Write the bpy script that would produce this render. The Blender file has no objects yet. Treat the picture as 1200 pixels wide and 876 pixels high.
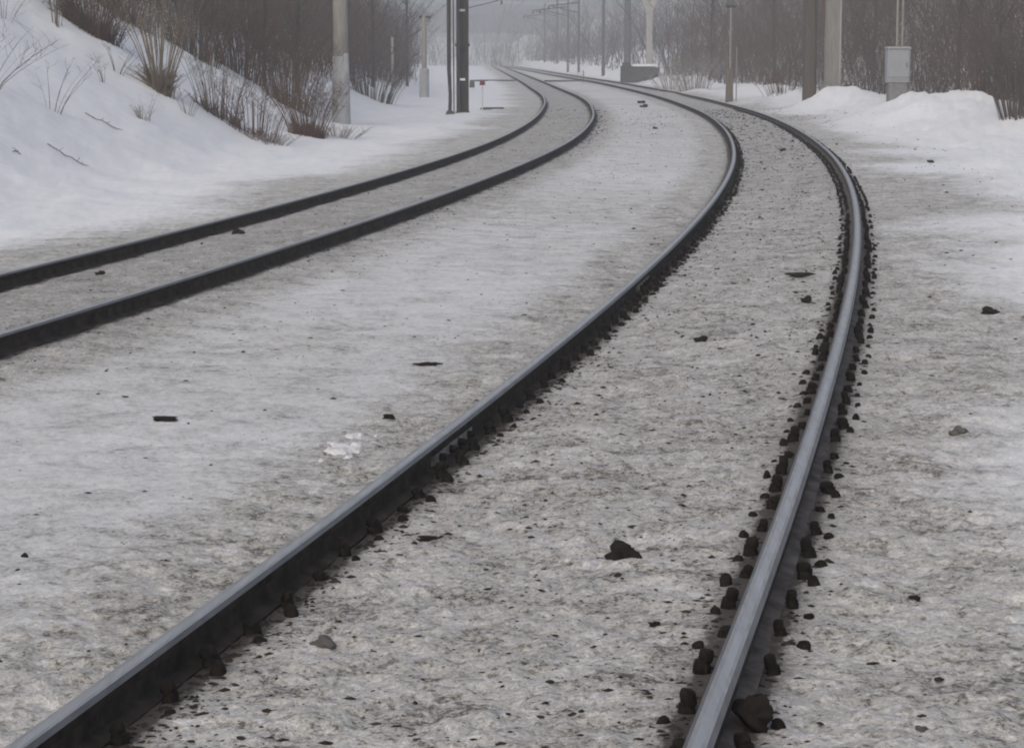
import bpy, math, random
import numpy as np
from mathutils import Vector, noise as mnoise
R = math.radians
rng = np.random.default_rng(7)
random.seed(7)
S = bpy.context.scene
COL = S.collection

# ------------------------------------------------------------------ camera
CAMZ = 1.76
cd = bpy.data.cameras.new('camera'); cam = bpy.data.objects.new('camera', cd); COL.objects.link(cam)
cd.sensor_width = 36; cd.lens = 84; cd.clip_start = .1; cd.clip_end = 6000
cam.location = (0, 0, CAMZ); cam.rotation_euler = (R(90) - math.atan(374 / 2800), 0, 0)
S.camera = cam

# ------------------------------------------------------------------ track alignment
KYR = np.array([4, 9, 16, 25, 36, 50, 66, 85, 110, 150, 200, 300, 420.])
KXR = np.array([-0.63, 0.296, 1.477, 2.791, 4.105, 5.341, 6.27, 6.821, 7.225, 6.719, 5.058, 2.042, -1.959])
KYL = np.array([8, 14, 22, 32, 45, 60, 80, 105, 140, 200, 300, 420.])
KXL = np.array([-4.728, -3.588, -2.325, -1.061, 0.213, 1.17, 1.844, 2.132, 1.77, 0.818, -0.919, -2.811])
KZ = np.log(np.array([5, 25, 50, 80, 120, 170, 250, 420.]))
VZ = np.array([0.057, 0.046, -0.024, -0.057, -0.17, -0.16, -0.15, -0.12])
VCR = np.array([0.045, 0.085, 0.043, 0.012, -0.007, -0.035, -0.01, -0.004])
VCL = np.array([0.014, 0.05, 0.041, 0.02, -0.029, -0.055, -0.043, -0.023])
G = 1.592
RT = .115            # rail top over the trodden ground

def herm(kx, ky, x):
    x = np.asarray(x, float)
    m = np.gradient(ky, kx)
    xc = np.clip(x, kx[0], kx[-1])
    i = np.clip(np.searchsorted(kx, xc) - 1, 0, len(kx) - 2)
    h = kx[i + 1] - kx[i]; t = (xc - kx[i]) / h
    y = (2*t**3 - 3*t**2 + 1)*ky[i] + (t**3 - 2*t**2 + t)*h*m[i] + (-2*t**3 + 3*t**2)*ky[i + 1] + (t**3 - t**2)*h*m[i + 1]
    return y + np.where(x < kx[0], (x - kx[0])*m[0], 0) + np.where(x > kx[-1], (x - kx[-1])*m[-1], 0)

def zk(v, Y):
    ly = np.clip(np.log(np.maximum(Y, 1.)), KZ[0], KZ[-1])
    return herm(KZ, v, ly)
def xR(Y): return herm(KYR, KXR, Y)
def xL(Y): return herm(KYL, KXL, Y)

def rail_points(track, side, Y):
    Y = np.asarray(Y, float)
    xf, c = (xR, VCR) if track == 'R' else (xL, VCL)
    X = xf(Y); d = (xf(Y + .5) - xf(Y - .5)); n = np.sqrt(1 + d*d)
    return np.stack([X + side*G/2/n, Y - side*G/2*d/n, RT + zk(VZ, Y) + side*zk(c, Y)/2], 1)

# ------------------------------------------------------------------ noise (numpy)
def _h(ix, iy, seed):
    a = (ix.astype(np.int64)*374761393 + iy.astype(np.int64)*668265263 + seed*144269504) & 0xffffffff
    a = ((a ^ (a >> 13))*1274126177) & 0xffffffff
    a = a ^ (a >> 16)
    return (a & 0xffff)/65535.
def vnoise(x, y, seed=0):
    ix = np.floor(x); iy = np.floor(y); fx = x - ix; fy = y - iy
    fx = fx*fx*fx*(fx*(fx*6 - 15) + 10); fy = fy*fy*fy*(fy*(fy*6 - 15) + 10)
    ix = ix.astype(np.int64); iy = iy.astype(np.int64)
    a = _h(ix, iy, seed); b = _h(ix + 1, iy, seed); c = _h(ix, iy + 1, seed); d = _h(ix + 1, iy + 1, seed)
    return (a*(1 - fx) + b*fx)*(1 - fy) + (c*(1 - fx) + d*fx)*fy*1.0 - .5
def fbm(x, y, oct=4, seed=0, gain=.55):
    r = 0; a = 1
    for o in range(oct):
        r = r + a*vnoise(x*2.03**o + 17.3*o, y*2.03**o - 9.1*o, seed + o); a *= gain
    return r
def sst(a, b, x):
    t = np.clip((x - a)/(b - a), 0, 1); return t*t*(3 - 2*t)

# ------------------------------------------------------------------ terrain
TLY = np.array([-60, 10, 20, 30, 40, 48, 62, 77, 100, 150, 250, 420, 900.])
TLX = np.array([-9, -6.9, -6.4, -6.3, -5.6, -4.9, -4.8, -4.5, -4.6, -5.5, -9, -15, -40.])
TRY = np.array([-60, 30, 50, 70, 90, 120, 160, 200, 260, 330, 420, 900.])
TRX = np.array([14, 12, 12.3, 12.6, 12.4, 12.2, 11.5, 10, 8, 5.8, 3, -15.])
MOUNDS = [(10.9, 60, 2.1, 5.0, .70), (11.6, 52, 1.6, 4, .42), (10.5, 78, 1.2, 3.5, .45), (9.0, 88, .7, 3.5, .3),
          (10.4, 96, 1.3, 5, .4), (9.2, 120, 1, 7, .35), (12.6, 47, 1.2, 3, .4)]
def ground(X, Y, fine=True):
    X = np.asarray(X, float); Y = np.asarray(Y, float)
    Yc = np.clip(Y, 2, 420)
    z0 = zk(VZ, Yc)
    xl, xr = xL(Yc), xR(Yc); cl, cr = zk(VCL, Yc), zk(VCR, Yc)
    xs = [xl - G/2, xl + G/2, xr - G/2, xr + G/2]; zs = [-cl/2, cl/2, -cr/2, cr/2]
    cross = np.where(X < xs[0], zs[0], zs[3])
    for i in range(3):
        t = np.clip((X - xs[i])/(xs[i + 1] - xs[i]), 0, 1)
        cross = np.where((X >= xs[i]) & (X <= xs[i + 1]), zs[i]*(1 - t) + zs[i + 1]*t, cross)
    z = z0 + cross
    # hillside on the left
    e = np.interp(Y, TLY, TLX) - X + .35*vnoise(X*.3, Y*.25, 5)
    s = .62*(np.sqrt(e*e + .5) + e)/2
    z = z + np.minimum(s, 9 + .12*s)*np.interp(Y, [0, 150, 300, 500], [1, 1, .5, .3]) * sst(-1.6, .6, e)
    # bank on the right
    dr = X - (xs[3])
    z = z + sst(1.5, 3.4, dr)*np.interp(Y, [0, 40, 55, 80, 120, 200, 300], [0, 0, .12, .3, .38, .6, .7])*(1 + .9*vnoise(X*.5, Y*.13, 9))
    for (mx, my, sx, sy, h) in MOUNDS:
        z = z + h*np.exp(-((X - mx)/sx)**2 - ((Y - my)/sy)**2)*(1 + .5*vnoise(X*1.3, Y*.9, 3))
    z = z + .09*fbm(X*2.2, Y*1.6, 4, 63)*sst(2., 3.2, dr)*sst(30, 45, Y)
    e2 = X - np.interp(Y, TRY, TRX)
    z = z + np.where(e2 > 0, .5*(np.sqrt(e2*e2 + .6) - .77), 0)*np.interp(Y, [0, 150, 300, 500], [1, 1, .4, .25])
    z = np.minimum(z, 14 + .1*z)
    # faraway land rises gently in the fog
    z = z + np.maximum(Y - 430, 0)*.045
    if fine:
        dl = (xs[0] - X)
        clean = np.maximum(sst(.7, 2.3, dl), sst(.5, 3., dr))
        near = np.minimum(np.minimum(abs(X - xs[0]), abs(X - xs[1])), np.minimum(abs(X - xs[2]), abs(X - xs[3])))
        calm = sst(.05, .3, near)
        z = z + (fbm(X*3.1, Y*3.1, 3, 21)*.024 + fbm(X*13, Y*13, 3, 31)*.02)*(1 - .6*sst(.3, .8, np.minimum(X - xs[1], xs[2] - X)))*(1 - .75*clean)*(.35 + .65*calm)
        z = z + (fbm(X*.9, Y*.55, 3, 41)*.11 + fbm(X*2.6, Y*2.2, 4, 51)*np.where(dr > 0, .10, .02))*clean*sst(.3, 1.2, np.maximum(dl, dr) - .8)
        gap = sst(0, .09, near)                          # packed snow is pushed up between the rails
        z = z - .012*(1 - gap)
    return z
def gz(x, y): return float(ground(np.array([x]), np.array([y]))[0])

# ------------------------------------------------------------------ helpers
def mesh_np(name, V, F=None, tris=None, quads=None, smooth=False, mats=(), fm=None):
    me = bpy.data.meshes.new(name)
    V = np.asarray(V, np.float32)
    n3 = 0 if tris is None else len(tris); n4 = 0 if quads is None else len(quads)
    me.vertices.add(len(V)); me.vertices.foreach_set('co', V.ravel())
    idx = []
    if n3: idx.append(np.asarray(tris, np.int32).ravel())
    if n4: idx.append(np.asarray(quads, np.int32).ravel())
    idx = np.concatenate(idx)
    st = np.concatenate([np.arange(n3)*3, n3*3 + np.arange(n4)*4]).astype(np.int32)
    me.loops.add(len(idx)); me.loops.foreach_set('vertex_index', idx)
    me.polygons.add(n3 + n4); me.polygons.foreach_set('loop_start', st)
    if fm is not None: me.polygons.foreach_set('material_index', np.asarray(fm, np.int32))
    me.polygons.foreach_set('use_smooth', np.full(n3 + n4, smooth))
    for m in mats: me.materials.append(m)
    me.update(calc_edges=True); me.validate()
    return me
def link(name, me, parent=None, loc=None):
    o = bpy.data.objects.new(name, me); COL.objects.link(o)
    if parent: o.parent = parent
    if loc is not None: o.location = loc
    return o
def tag(o, label=None, cat=None, group=None, kind=None):
    if label: o['label'] = label
    if cat: o['category'] = cat
    if group: o['group'] = group
    if kind: o['kind'] = kind
    return o
def thing(name, label, cat, loc, group=None, rz=0):
    o = bpy.data.objects.new(name, None); COL.objects.link(o); o.empty_display_size = .1
    o.location = loc; o.rotation_euler = (0, 0, rz)
    return tag(o, label, cat, group)
class MB:
    def __init__(s): s.v = []; s.f = []
    def add(s, V, F):
        n = len(s.v); s.v += [tuple(p) for p in V]; s.f += [tuple(i + n for i in f) for f in F]
    def box(s, c, d, rz=0, taper=1., bev=0.):
        x, y, z = (q/2 for q in d); co, si = math.cos(rz), math.sin(rz)
        b = min(bev, x*.45, y*.45)
        ring = [(-x + b, -y), (x - b, -y), (x, -y + b), (x, y - b), (x - b, y), (-x + b, y), (-x, y - b), (-x, -y + b)] if b > 0 else [(-x, -y), (x, -y), (x, y), (-x, y)]
        n = len(ring); V = []
        for zz, t in ((-z, 1), (z, taper)):
            for (px, py) in ring:
                px, py = px*t, py*t
                V.append((c[0] + px*co - py*si, c[1] + px*si + py*co, c[2] + zz))
        F = [tuple(range(n))[::-1], tuple(range(n, 2*n))] + [(i, (i + 1) % n, n + (i + 1) % n, n + i) for i in range(n)]
        s.add(V, F)
    def tube(s, P, r, n=10, caps=True):
        P = [Vector(p) for p in P]; rr = r if isinstance(r, (list, tuple)) else [r]*len(P)
        V = []; u = None
        for i, p in enumerate(P):
            t = (P[min(i + 1, len(P) - 1)] - P[max(i - 1, 0)]).normalized()
            if u is None: u = t.orthogonal().normalized()
            u = (u - t*u.dot(t)).normalized(); w = t.cross(u)
            for k in range(n):
                a = 2*math.pi*k/n
                V.append(p + (u*math.cos(a) + w*math.sin(a))*rr[i])
        F = [(i*n + k, i*n + (k + 1) % n, (i + 1)*n + (k + 1) % n, (i + 1)*n + k) for i in range(len(P) - 1) for k in range(n)]
        if caps: F += [tuple(range(n))[::-1], tuple(range((len(P) - 1)*n, len(P)*n))]
        s.add(V, F)
    def mesh(s, name, mat, smooth=False):
        me = bpy.data.meshes.new(name); me.from_pydata(s.v, [], s.f); me.validate()
        for m in (mat if isinstance(mat, (list, tuple)) else [mat]): me.materials.append(m)
        if smooth:
            for p in me.polygons: p.use_smooth = True
        return me
    def build(s, name, mat, parent=None, loc=None, smooth=False):
        return link(name, s.mesh(name, mat, smooth), parent, loc)

# ------------------------------------------------------------------ materials
def newmat(name):
    m = bpy.data.materials.new(name); m.use_nodes = True
    nt = m.node_tree; b = nt.nodes['Principled BSDF']
    return m, nt, b
def N(nt, t, **k):
    n = nt.nodes.new(t)
    for a, v in k.items(): setattr(n, a, v)
    return n
def noise(nt, vec, scale, detail=5, rough=.6, dist=0):
    n = N(nt, 'ShaderNodeTexNoise'); n.inputs['Scale'].default_value = scale; n.inputs['Detail'].default_value = detail
    n.inputs['Roughness'].default_value = rough; n.inputs['Distortion'].default_value = dist
    nt.links.new(vec, n.inputs['Vector']); return n.outputs['Fac']
def ramp(nt, fac, stops):
    r = N(nt, 'ShaderNodeValToRGB'); e = r.color_ramp.elements
    for i, (p, c) in enumerate(stops):
        q = e[i] if i < 2 else e.new(p)
        q.position = p; q.color = (c, c, c, 1) if not isinstance(c, tuple) else (*c, 1)
    nt.links.new(fac, r.inputs['Fac']); return r.outputs['Color']
def mixc(nt, fac, a, b, mode='MIX'):
    m = N(nt, 'ShaderNodeMix', data_type='RGBA', blend_type=mode)
    for sock, v in ((m.inputs['Factor'], fac), (m.inputs['A'], a), (m.inputs['B'], b)):
        pass
    for sock, v in ((m.inputs[0], fac), (m.inputs[6], a), (m.inputs[7], b)):
        if isinstance(v, (int, float)): sock.default_value = v
        elif isinstance(v, tuple): sock.default_value = (*v, 1)
        else: nt.links.new(v, sock)
    return m.outputs[2]
def math_(nt, op, a, b=None, clamp=False):
    m = N(nt, 'ShaderNodeMath', operation=op, use_clamp=clamp)
    for i, v in enumerate((a, b)):
        if v is None: continue
        if isinstance(v, (int, float)): m.inputs[i].default_value = v
        else: nt.links.new(v, m.inputs[i])
    return m.outputs[0]

def ground_mat():
    m, nt, b = newmat('snow_ground')
    pos = N(nt, 'ShaderNodeNewGeometry').outputs['Position']
    cl = N(nt, 'ShaderNodeAttribute', attribute_name='clean').outputs['Fac']
    so = N(nt, 'ShaderNodeAttribute', attribute_name='soot').outputs['Fac']
    nb = noise(nt, pos, .55, 4, .6)
    nm = noise(nt, pos, 3.2, 6, .68, .6)
    nf = noise(nt, pos, 24, 6, .74, .3)
    ng = noise(nt, pos, 85, 4, .75)
    # trodden grey snow: mottled
    def cells(scale, seed):
        q = N(nt, 'ShaderNodeVectorMath', operation='MULTIPLY_ADD')
        nn = N(nt, 'ShaderNodeTexNoise'); nn.inputs['Scale'].default_value = scale*1.1; nn.inputs['Detail'].default_value = 3; nt.links.new(pos, nn.inputs['Vector'])
        nt.links.new(nn.outputs['Color'], q.inputs[0]); q.inputs[1].default_value = (1.3/scale,)*3; nt.links.new(pos, q.inputs[2])
        vv = N(nt, 'ShaderNodeTexVoronoi'); vv.inputs['Scale'].default_value = scale; nt.links.new(q.outputs[0], vv.inputs['Vector'])
        sep = N(nt, 'ShaderNodeSeparateColor'); nt.links.new(vv.outputs['Color'], sep.inputs[0]); return sep.outputs[0]
    c0 = cells(4.5, 0); c1, c2, c3 = cells(11, 1), cells(32, 2), cells(75, 3)
    def sc(v, k): return math_(nt, 'MULTIPLY', math_(nt, 'SUBTRACT', v, .5), k)
    t = math_(nt, 'ADD', math_(nt, 'ADD', math_(nt, 'ADD', sc(nm, .85), sc(nf, 1.05)), math_(nt, 'ADD', sc(ng, 1.15), sc(c1, .10))), math_(nt, 'ADD', math_(nt, 'ADD', sc(c2, .20), math_(nt, 'ADD', sc(c3, .16), sc(c0, .14))), .5))
    mo = N(nt, 'ShaderNodeAttribute', attribute_name='mottle').outputs['Fac']
    t = math_(nt, 'ADD', math_(nt, 'MULTIPLY', math_(nt, 'SUBTRACT', t, .48), math_(nt, 'ADD', 1.0, math_(nt, 'MULTIPLY', mo, .32))), math_(nt, 'SUBTRACT', .46, math_(nt, 'MULTIPLY', mo, .02)))
    packed = ramp(nt, t, [(.12, (.12, .113, .10)), (.29, (.35, .345, .325)), (.47, (.49, .49, .468)), (.66, (.60, .602, .588)), (.88, (.77, .78, .79))])
    # brown dirt wash in wide patches
    packed = mixc(nt, math_(nt, 'MULTIPLY', ramp(nt, nb, [(.5, 0.), (.75, .5)]), .3), packed, (.27, .245, .215), 'MIX')
    # smoother greyer sheet where wind drifted
    # dark specks of grit
    v = N(nt, 'ShaderNodeTexVoronoi'); v.inputs['Scale'].default_value = 19; nt.links.new(pos, v.inputs['Vector'])
    sp = ramp(nt, v.outputs['Distance'], [(.05, 1.), (.16, 0.)])
    spm = math_(nt, 'MULTIPLY', sp, ramp(nt, noise(nt, pos, 2.1, 3), [(.46, 0.), (.62, .8)]))
    spm = math_(nt, 'MULTIPLY', spm, math_(nt, 'ADD', .45, mo), True)
    packed = mixc(nt, spm, packed, (.07, .063, .058))
    snow = mixc(nt, ramp(nt, nm, [(.3, 0.), (.7, 1.)]), (.68, .71, .74), (.79, .81, .835))
    # the edge between the two is ragged
    e = math_(nt, 'ADD', cl, math_(nt, 'MULTIPLY', math_(nt, 'SUBTRACT', math_(nt, 'ADD', math_(nt, 'MULTIPLY', nf, .5), math_(nt, 'MULTIPLY', nm, .6)), .55), 1.1))
    e = ramp(nt, e, [(.12, 0.), (.85, 1.)])
    col = mixc(nt, e, packed, snow)
    s2 = ramp(nt, math_(nt, 'ADD', so, math_(nt, 'ADD', sc(nf, 1.6), math_(nt, 'ADD', sc(c2, .5), sc(nm, .9)))), [(.30, 0.), (.50, .35), (.95, 1.)])
    col = mixc(nt, s2, col, (.085, .077, .07))
    nt.links.new(col, b.inputs['Base Color'])
    b.inputs['Roughness'].default_value = .75; b.inputs['Specular IOR Level'].default_value = .25
    h = math_(nt, 'ADD', math_(nt, 'ADD', math_(nt, 'MULTIPLY', nf, 1.), math_(nt, 'MULTIPLY', ng, .4)), math_(nt, 'MULTIPLY', c2, .10))
    bp = N(nt, 'ShaderNodeBump'); bp.inputs['Distance'].default_value = .026
    nt.links.new(math_(nt, 'SUBTRACT', .75, math_(nt, 'MULTIPLY', cl, .55)), bp.inputs['Strength'])
    nt.links.new(h, bp.inputs['Height']); nt.links.new(bp.outputs['Normal'], b.inputs['Normal'])
    return m
def simple(name, c1, c2, scale=8, rough=.8, metal=0, bump=.3, dist=.01, stretch=None, spec=.3):
    m, nt, b = newmat(name)
    tc = N(nt, 'ShaderNodeTexCoord').outputs['Object']
    if stretch:
        mp = N(nt, 'ShaderNodeMapping'); mp.inputs['Scale'].default_value = stretch; nt.links.new(tc, mp.inputs['Vector']); tc = mp.outputs['Vector']
    n = noise(nt, tc, scale, 6, .65)
    nt.links.new(mixc(nt, ramp(nt, n, [(.32, 0.), (.68, 1.)]), c1, c2), b.inputs['Base Color'])
    b.inputs['Roughness'].default_value = rough; b.inputs['Metallic'].default_value = metal; b.inputs['Specular IOR Level'].default_value = spec
    if bump:
        bp = N(nt, 'ShaderNodeBump'); bp.inputs['Strength'].default_value = bump; bp.inputs['Distance'].default_value = dist
        nt.links.new(n, bp.inputs['Height']); nt.links.new(bp.outputs['Normal'], b.inputs['Normal'])
    return m
M = {}
M['ground'] = ground_mat()
M['headdull'] = simple('scuffed_steel', (.34, .322, .30), (.54, .52, .49), 7, .45, .75, .15, .002, (6, .5, 6))
M['shoulder'] = simple('dull_rail_shoulder', (.10, .10, .104), (.17, .17, .175), 6, .5, .5, .1, .002, (6, .4, 6))
M['head'] = simple('polished_steel', (.43, .41, .385), (.62, .595, .56), 5, .36, .8, .10, .002, (6, .35, 6))
M['railside'] = simple('dark_rail_steel', (.012, .0108, .0098), (.042, .033, .026), 14, .8, 0, .6, .004, None, .05)
M['railweb'] = simple('frosted_rail_web', (.020, .018, .0165), (.07, .058, .048), 9, .85, 0, .5, .004, None, .05)
M['railfrost'] = simple('frosted_rail_side', (.05, .044, .04), (.16, .145, .135), 9, .85, 0, .5, .004, None, .12)
M['clip'] = simple('oily_iron', (.006, .0055, .005), (.022, .019, .016), 30, .8, 0, .6, .006, None, .08)
M['plate'] = simple('worn_plate_steel', (.14, .14, .14), (.27, .27, .27), 20, .5, .4, .2)
M['clod'] = simple('dark_dirt_clod', (.014, .0125, .011), (.055, .048, .042), 40, .9, 0, .9, .01, None, .08)
M['clodgrey'] = simple('grey_frozen_clod', (.09, .085, .08), (.2, .195, .19), 30, .9, 0, .8, .01)
M['snowlump'] = simple('white_snow_lump', (.55, .56, .57), (.72, .73, .75), 20, .7, 0, .5, .01)
M['concrete'] = simple('weathered_concrete', (.2, .195, .175), (.28, .275, .255), 3, .85, 0, .3, .01, (4, 4, .6))
M['sleeve'] = simple('pale_cement_coat', (.27, .285, .3), (.36, .375, .39), 4, .85, 0, .4, .01)
M['paleconc'] = simple('pale_concrete', (.30, .30, .295), (.37, .37, .365), 2, .85, 0, .3, .01)
M['mast'] = simple('dark_mast_steel', (.03, .029, .028), (.07, .062, .056), 5, .7, .2, .3, .01, (5, 5, .5))
M['wood'] = simple('tarred_wood', (.045, .038, .032), (.11, .095, .08), 4, .85, 0, .6, .01, (12, 12, .6))
M['stump'] = simple('weathered_wood', (.10, .088, .074), (.18, .16, .138), 4, .85, 0, .6, .01, (12, 12, .6))
M['cabinet'] = simple('grey_painted_steel', (.23, .25, .275), (.29, .31, .335), 3, .55, 0, .1, .004)
M['cableg'] = simple('galvanised_leg', (.14, .145, .15), (.22, .225, .23), 8, .6, .3, .2)
M['red'] = simple('dull_red_paint', (.11, .018, .025), (.18, .03, .035), 20, .6, 0, .2)
M['white'] = simple('off_white_paint', (.5, .47, .47), (.62, .6, .6), 8, .7, 0, .2)
M['farpole'] = simple('grey_pole', (.07, .07, .072), (.12, .12, .122), 3, .8, 0, .1)
M['stone'] = simple('dark_wet_stone', (.04, .042, .043), (.085, .085, .085), 3, .85, 0, .5, .03)
M['wire'] = simple('wire_metal', (.03, .03, .03), (.06, .06, .06), 5, .6, .3, 0)
def twigmat(name, c1, c2, scale=1.6):
    m, nt, b = newmat(name)
    pos = N(nt, 'ShaderNodeNewGeometry').outputs['Position']
    n = noise(nt, pos, scale, 3, .6)
    nt.links.new(mixc(nt, ramp(nt, n, [(.35, 0.), (.65, 1.)]), c1, c2), b.inputs['Base Color'])
    b.inputs['Roughness'].default_value = .85; b.inputs['Specular IOR Level'].default_value = .2
    return m
M['bark'] = twigmat('brown_twigs', (.06, .044, .034), (.115, .084, .062))
M['barkred'] = twigmat('reddish_twigs', (.105, .058, .04), (.075, .055, .042), 2.5)
M['barkgrey'] = twigmat('grey_twigs', (.056, .048, .043), (.098, .085, .075))
M['barktan'] = twigmat('tan_twigs', (.12, .1, .075), (.17, .14, .105))
M['frost'] = twigmat('frosted_twigs', (.17, .16, .15), (.3, .29, .28), 3)
M['trunk'] = twigmat('tree_bark', (.048, .042, .038), (.085, .075, .068))

# ------------------------------------------------------------------ ground sheet
def build_ground():
    core = np.linspace(-.27, .27, 620)
    wing = [.285, .31, .35, .4, .47, .57, .7, .9, 1.2, 1.7, 2.6, 4.5, 9, 25, 90]
    T = np.concatenate([-np.array(wing[::-1]), core, wing])
    ys = [-60, -40, -25, -15, -9, -5, -2.5, -1, 0, 1, 2, 3, 3.6, 4.1, 4.5, 4.8]
    y = 5.
    while y < 80: ys.append(y); y += min(max(.011, y*y/3600.), .55)
    while y < 450: ys.append(y); y += .55 + (y - 80)*.012
    while y < 1600: ys.append(y); y *= 1.06
    Y = np.array(ys)
    sc = np.maximum(Y, 0) + 2.2
    X = T[None]*sc[:, None]; YY = np.repeat(Y[:, None], len(T), 1)
    x, yy = X.ravel(), YY.ravel()
    z = ground(x, yy)
    nr, nc = X.shape
    i = np.arange(nr*nc).reshape(nr, nc)
    q = np.stack([i[:-1, :-1], i[:-1, 1:], i[1:, 1:], i[1:, :-1]], -1).reshape(-1, 4)
    me = mesh_np('ground', np.stack([x, yy, z], 1), quads=q, smooth=True, mats=[M['ground']])
    Yc = np.clip(yy, 2, 420); xl, xr = xL(Yc), xR(Yc)
    xs = [xl - G/2, xl + G/2, xr - G/2, xr + G/2]
    dl = xs[0] - x; dr = x - xs[3]
    n = fbm(x*.35, yy*.3, 4, 77)
    clean = np.maximum(sst(.55, 2.2, dl + n*1.0), sst(.1, 2.4, dr + n*1.3))
    mid = sst(.3, .9, np.minimum(x - xs[1], xs[2] - x))          # wind-blown strip between the tracks
    clean = np.maximum(clean, mid*(.42 + .25*n))
    clean = clean*(1 - .75*sst(330, 470, yy))
    near = np.minimum.reduce([abs(x - k) for k in xs])
    soot = np.maximum(np.exp(-(np.maximum(near - .06, 0)/.10)**2)*.8, sst(.15, .09, near)*1.15)
    inL = ((x > xs[0]) & (x < xs[1])).astype(float); inR = ((x > xs[2]) & (x < xs[3])).astype(float)
    soot = np.maximum(soot, inL*.34); soot = np.maximum(soot, inR*(.10 + .2*sst(15, 40, yy)))
    soot = np.maximum(soot, .30*np.exp(-((np.maximum(x - xs[1], 0) - .1)/.5)**2)*(x > xs[1]))
    # the trodden crossing far away
    mott = np.clip(inR*1.0 + inL*.8 + .8*sst(.9, .1, np.abs(x - xs[1])) + .75*sst(1.2, .2, np.abs(xs[2] - x))*(x < xs[2]) + .7*(x > xs[3])*sst(2.5, .5, dr), 0, 1)
    for nm, a in (('clean', clean), ('soot', soot), ('mottle', mott)):
        at = me.attributes.new(nm, 'FLOAT', 'POINT'); at.data.foreach_set('value', a.astype(np.float32))
    o = link('ground', me); tag(o, kind='structure')
build_ground()

# ------------------------------------------------------------------ rails
PROF = [(-.062, -.123), (-.062, -.114), (-.014, -.098), (-.010, -.046), (-.036, -.036), (-.035, -.012), (-.0225, -.0012), (-.010, -.0004), (.012, -.0004),
        (.0225, -.0012), (.035, -.012), (.036, -.036), (.010, -.046), (.014, -.098), (.062, -.114), (.062, -.123)]
PM = [1, 2, 2, 1, 1, 3, 4, 0, 4, 3, 1, 1, 2, 2, 1]
def build_rail(track, side, label, web='railweb'):
    ys = [2.]
    while ys[-1] < 400: ys.append(ys[-1] + max(.12, ys[-1]*.012))
    P = rail_points(track, side, np.array(ys))
    T = np.gradient(P, axis=0); T[:, 2] = 0; T /= np.linalg.norm(T, axis=1)[:, None]
    Nn = np.stack([T[:, 1], -T[:, 0], 0*T[:, 0]], 1)
    k = len(PROF); n = len(P)
    px = np.array([p[0] for p in PROF]); pz = np.array([p[1] for p in PROF])
    V = P[:, None] + Nn[:, None]*px[None, :, None]; V[:, :, 2] += pz[None]
    i = np.arange(n*k).reshape(n, k)
    q = np.stack([i[:-1, :-1], i[1:, :-1], i[1:, 1:], i[:-1, 1:]], -1).reshape(-1, 4)
    fm = np.tile(np.array(PM), n - 1)
    base = P[0] - np.array([0, 0, RT])
    root = thing('rail', label, 'rail', base, 'curving steel rails')
    me = mesh_np('rail_bar', V.reshape(-1, 3) - base, quads=q, smooth=False, mats=[M['head'], M['railside'], M[web], M['shoulder'], M['headdull']], fm=fm)
    link('rail_bar', me, root)
    return root, base
def hexnut(mb, c, r, h, top=.5):
    mb.tube([(c[0], c[1], c[2] - .015), (c[0], c[1], c[2] + h*.55), (c[0], c[1], c[2] + h*.56), (c[0], c[1], c[2] + h)], [r, r*.92, r*top, r*top*.8], 7)
def clip_mesh(kind):
    mb = MB()
    if kind == 'clamp':        # sprung clamp with a stubby bolt and nut, caked in grime
        mb.box((-.008, 0, .018), (.062, .062, .05), 0, .86, .014)
        mb.tube([(.002, 0, .03), (.002, 0, .05), (.002, 0, .068), (.002, 0, .076)], [.028, .029, .026, .016], 8)
    else:                      # screw spike with a rounded head
        mb.tube([(0, 0, -.02), (0, 0, .006), (0, 0, .022), (0, 0, .034), (0, 0, .04)], [.026, .027, .025, .018, .007], 8)
    return mb.mesh('rail_clip' if kind == 'clamp' else 'screw_spike', M['clip'])
def rough_clip(kind, seed):
    import bmesh
    me = clip_mesh(kind); bm = bmesh.new(); bm.from_mesh(me)
    bmesh.ops.triangulate(bm, faces=bm.faces[:]); bmesh.ops.subdivide_edges(bm, edges=bm.edges[:], cuts=2)
    for _ in range(3): bmesh.ops.smooth_vert(bm, verts=bm.verts[:], factor=.45, use_axis_x=True, use_axis_y=True, use_axis_z=True)
    for v in bm.verts:
        n = mnoise.noise_vector(v.co*28 + Vector((seed*7.7, 0, 0)))
        v.co = v.co + n*.008
    bm.to_mesh(me); bm.free()
    for p in me.polygons: p.use_smooth = True
    return me
CLAMPS = [[rough_clip(k, i + 9*j) for i in range(6)] for j, k in enumerate(('clamp', 'spike'))]
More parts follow.
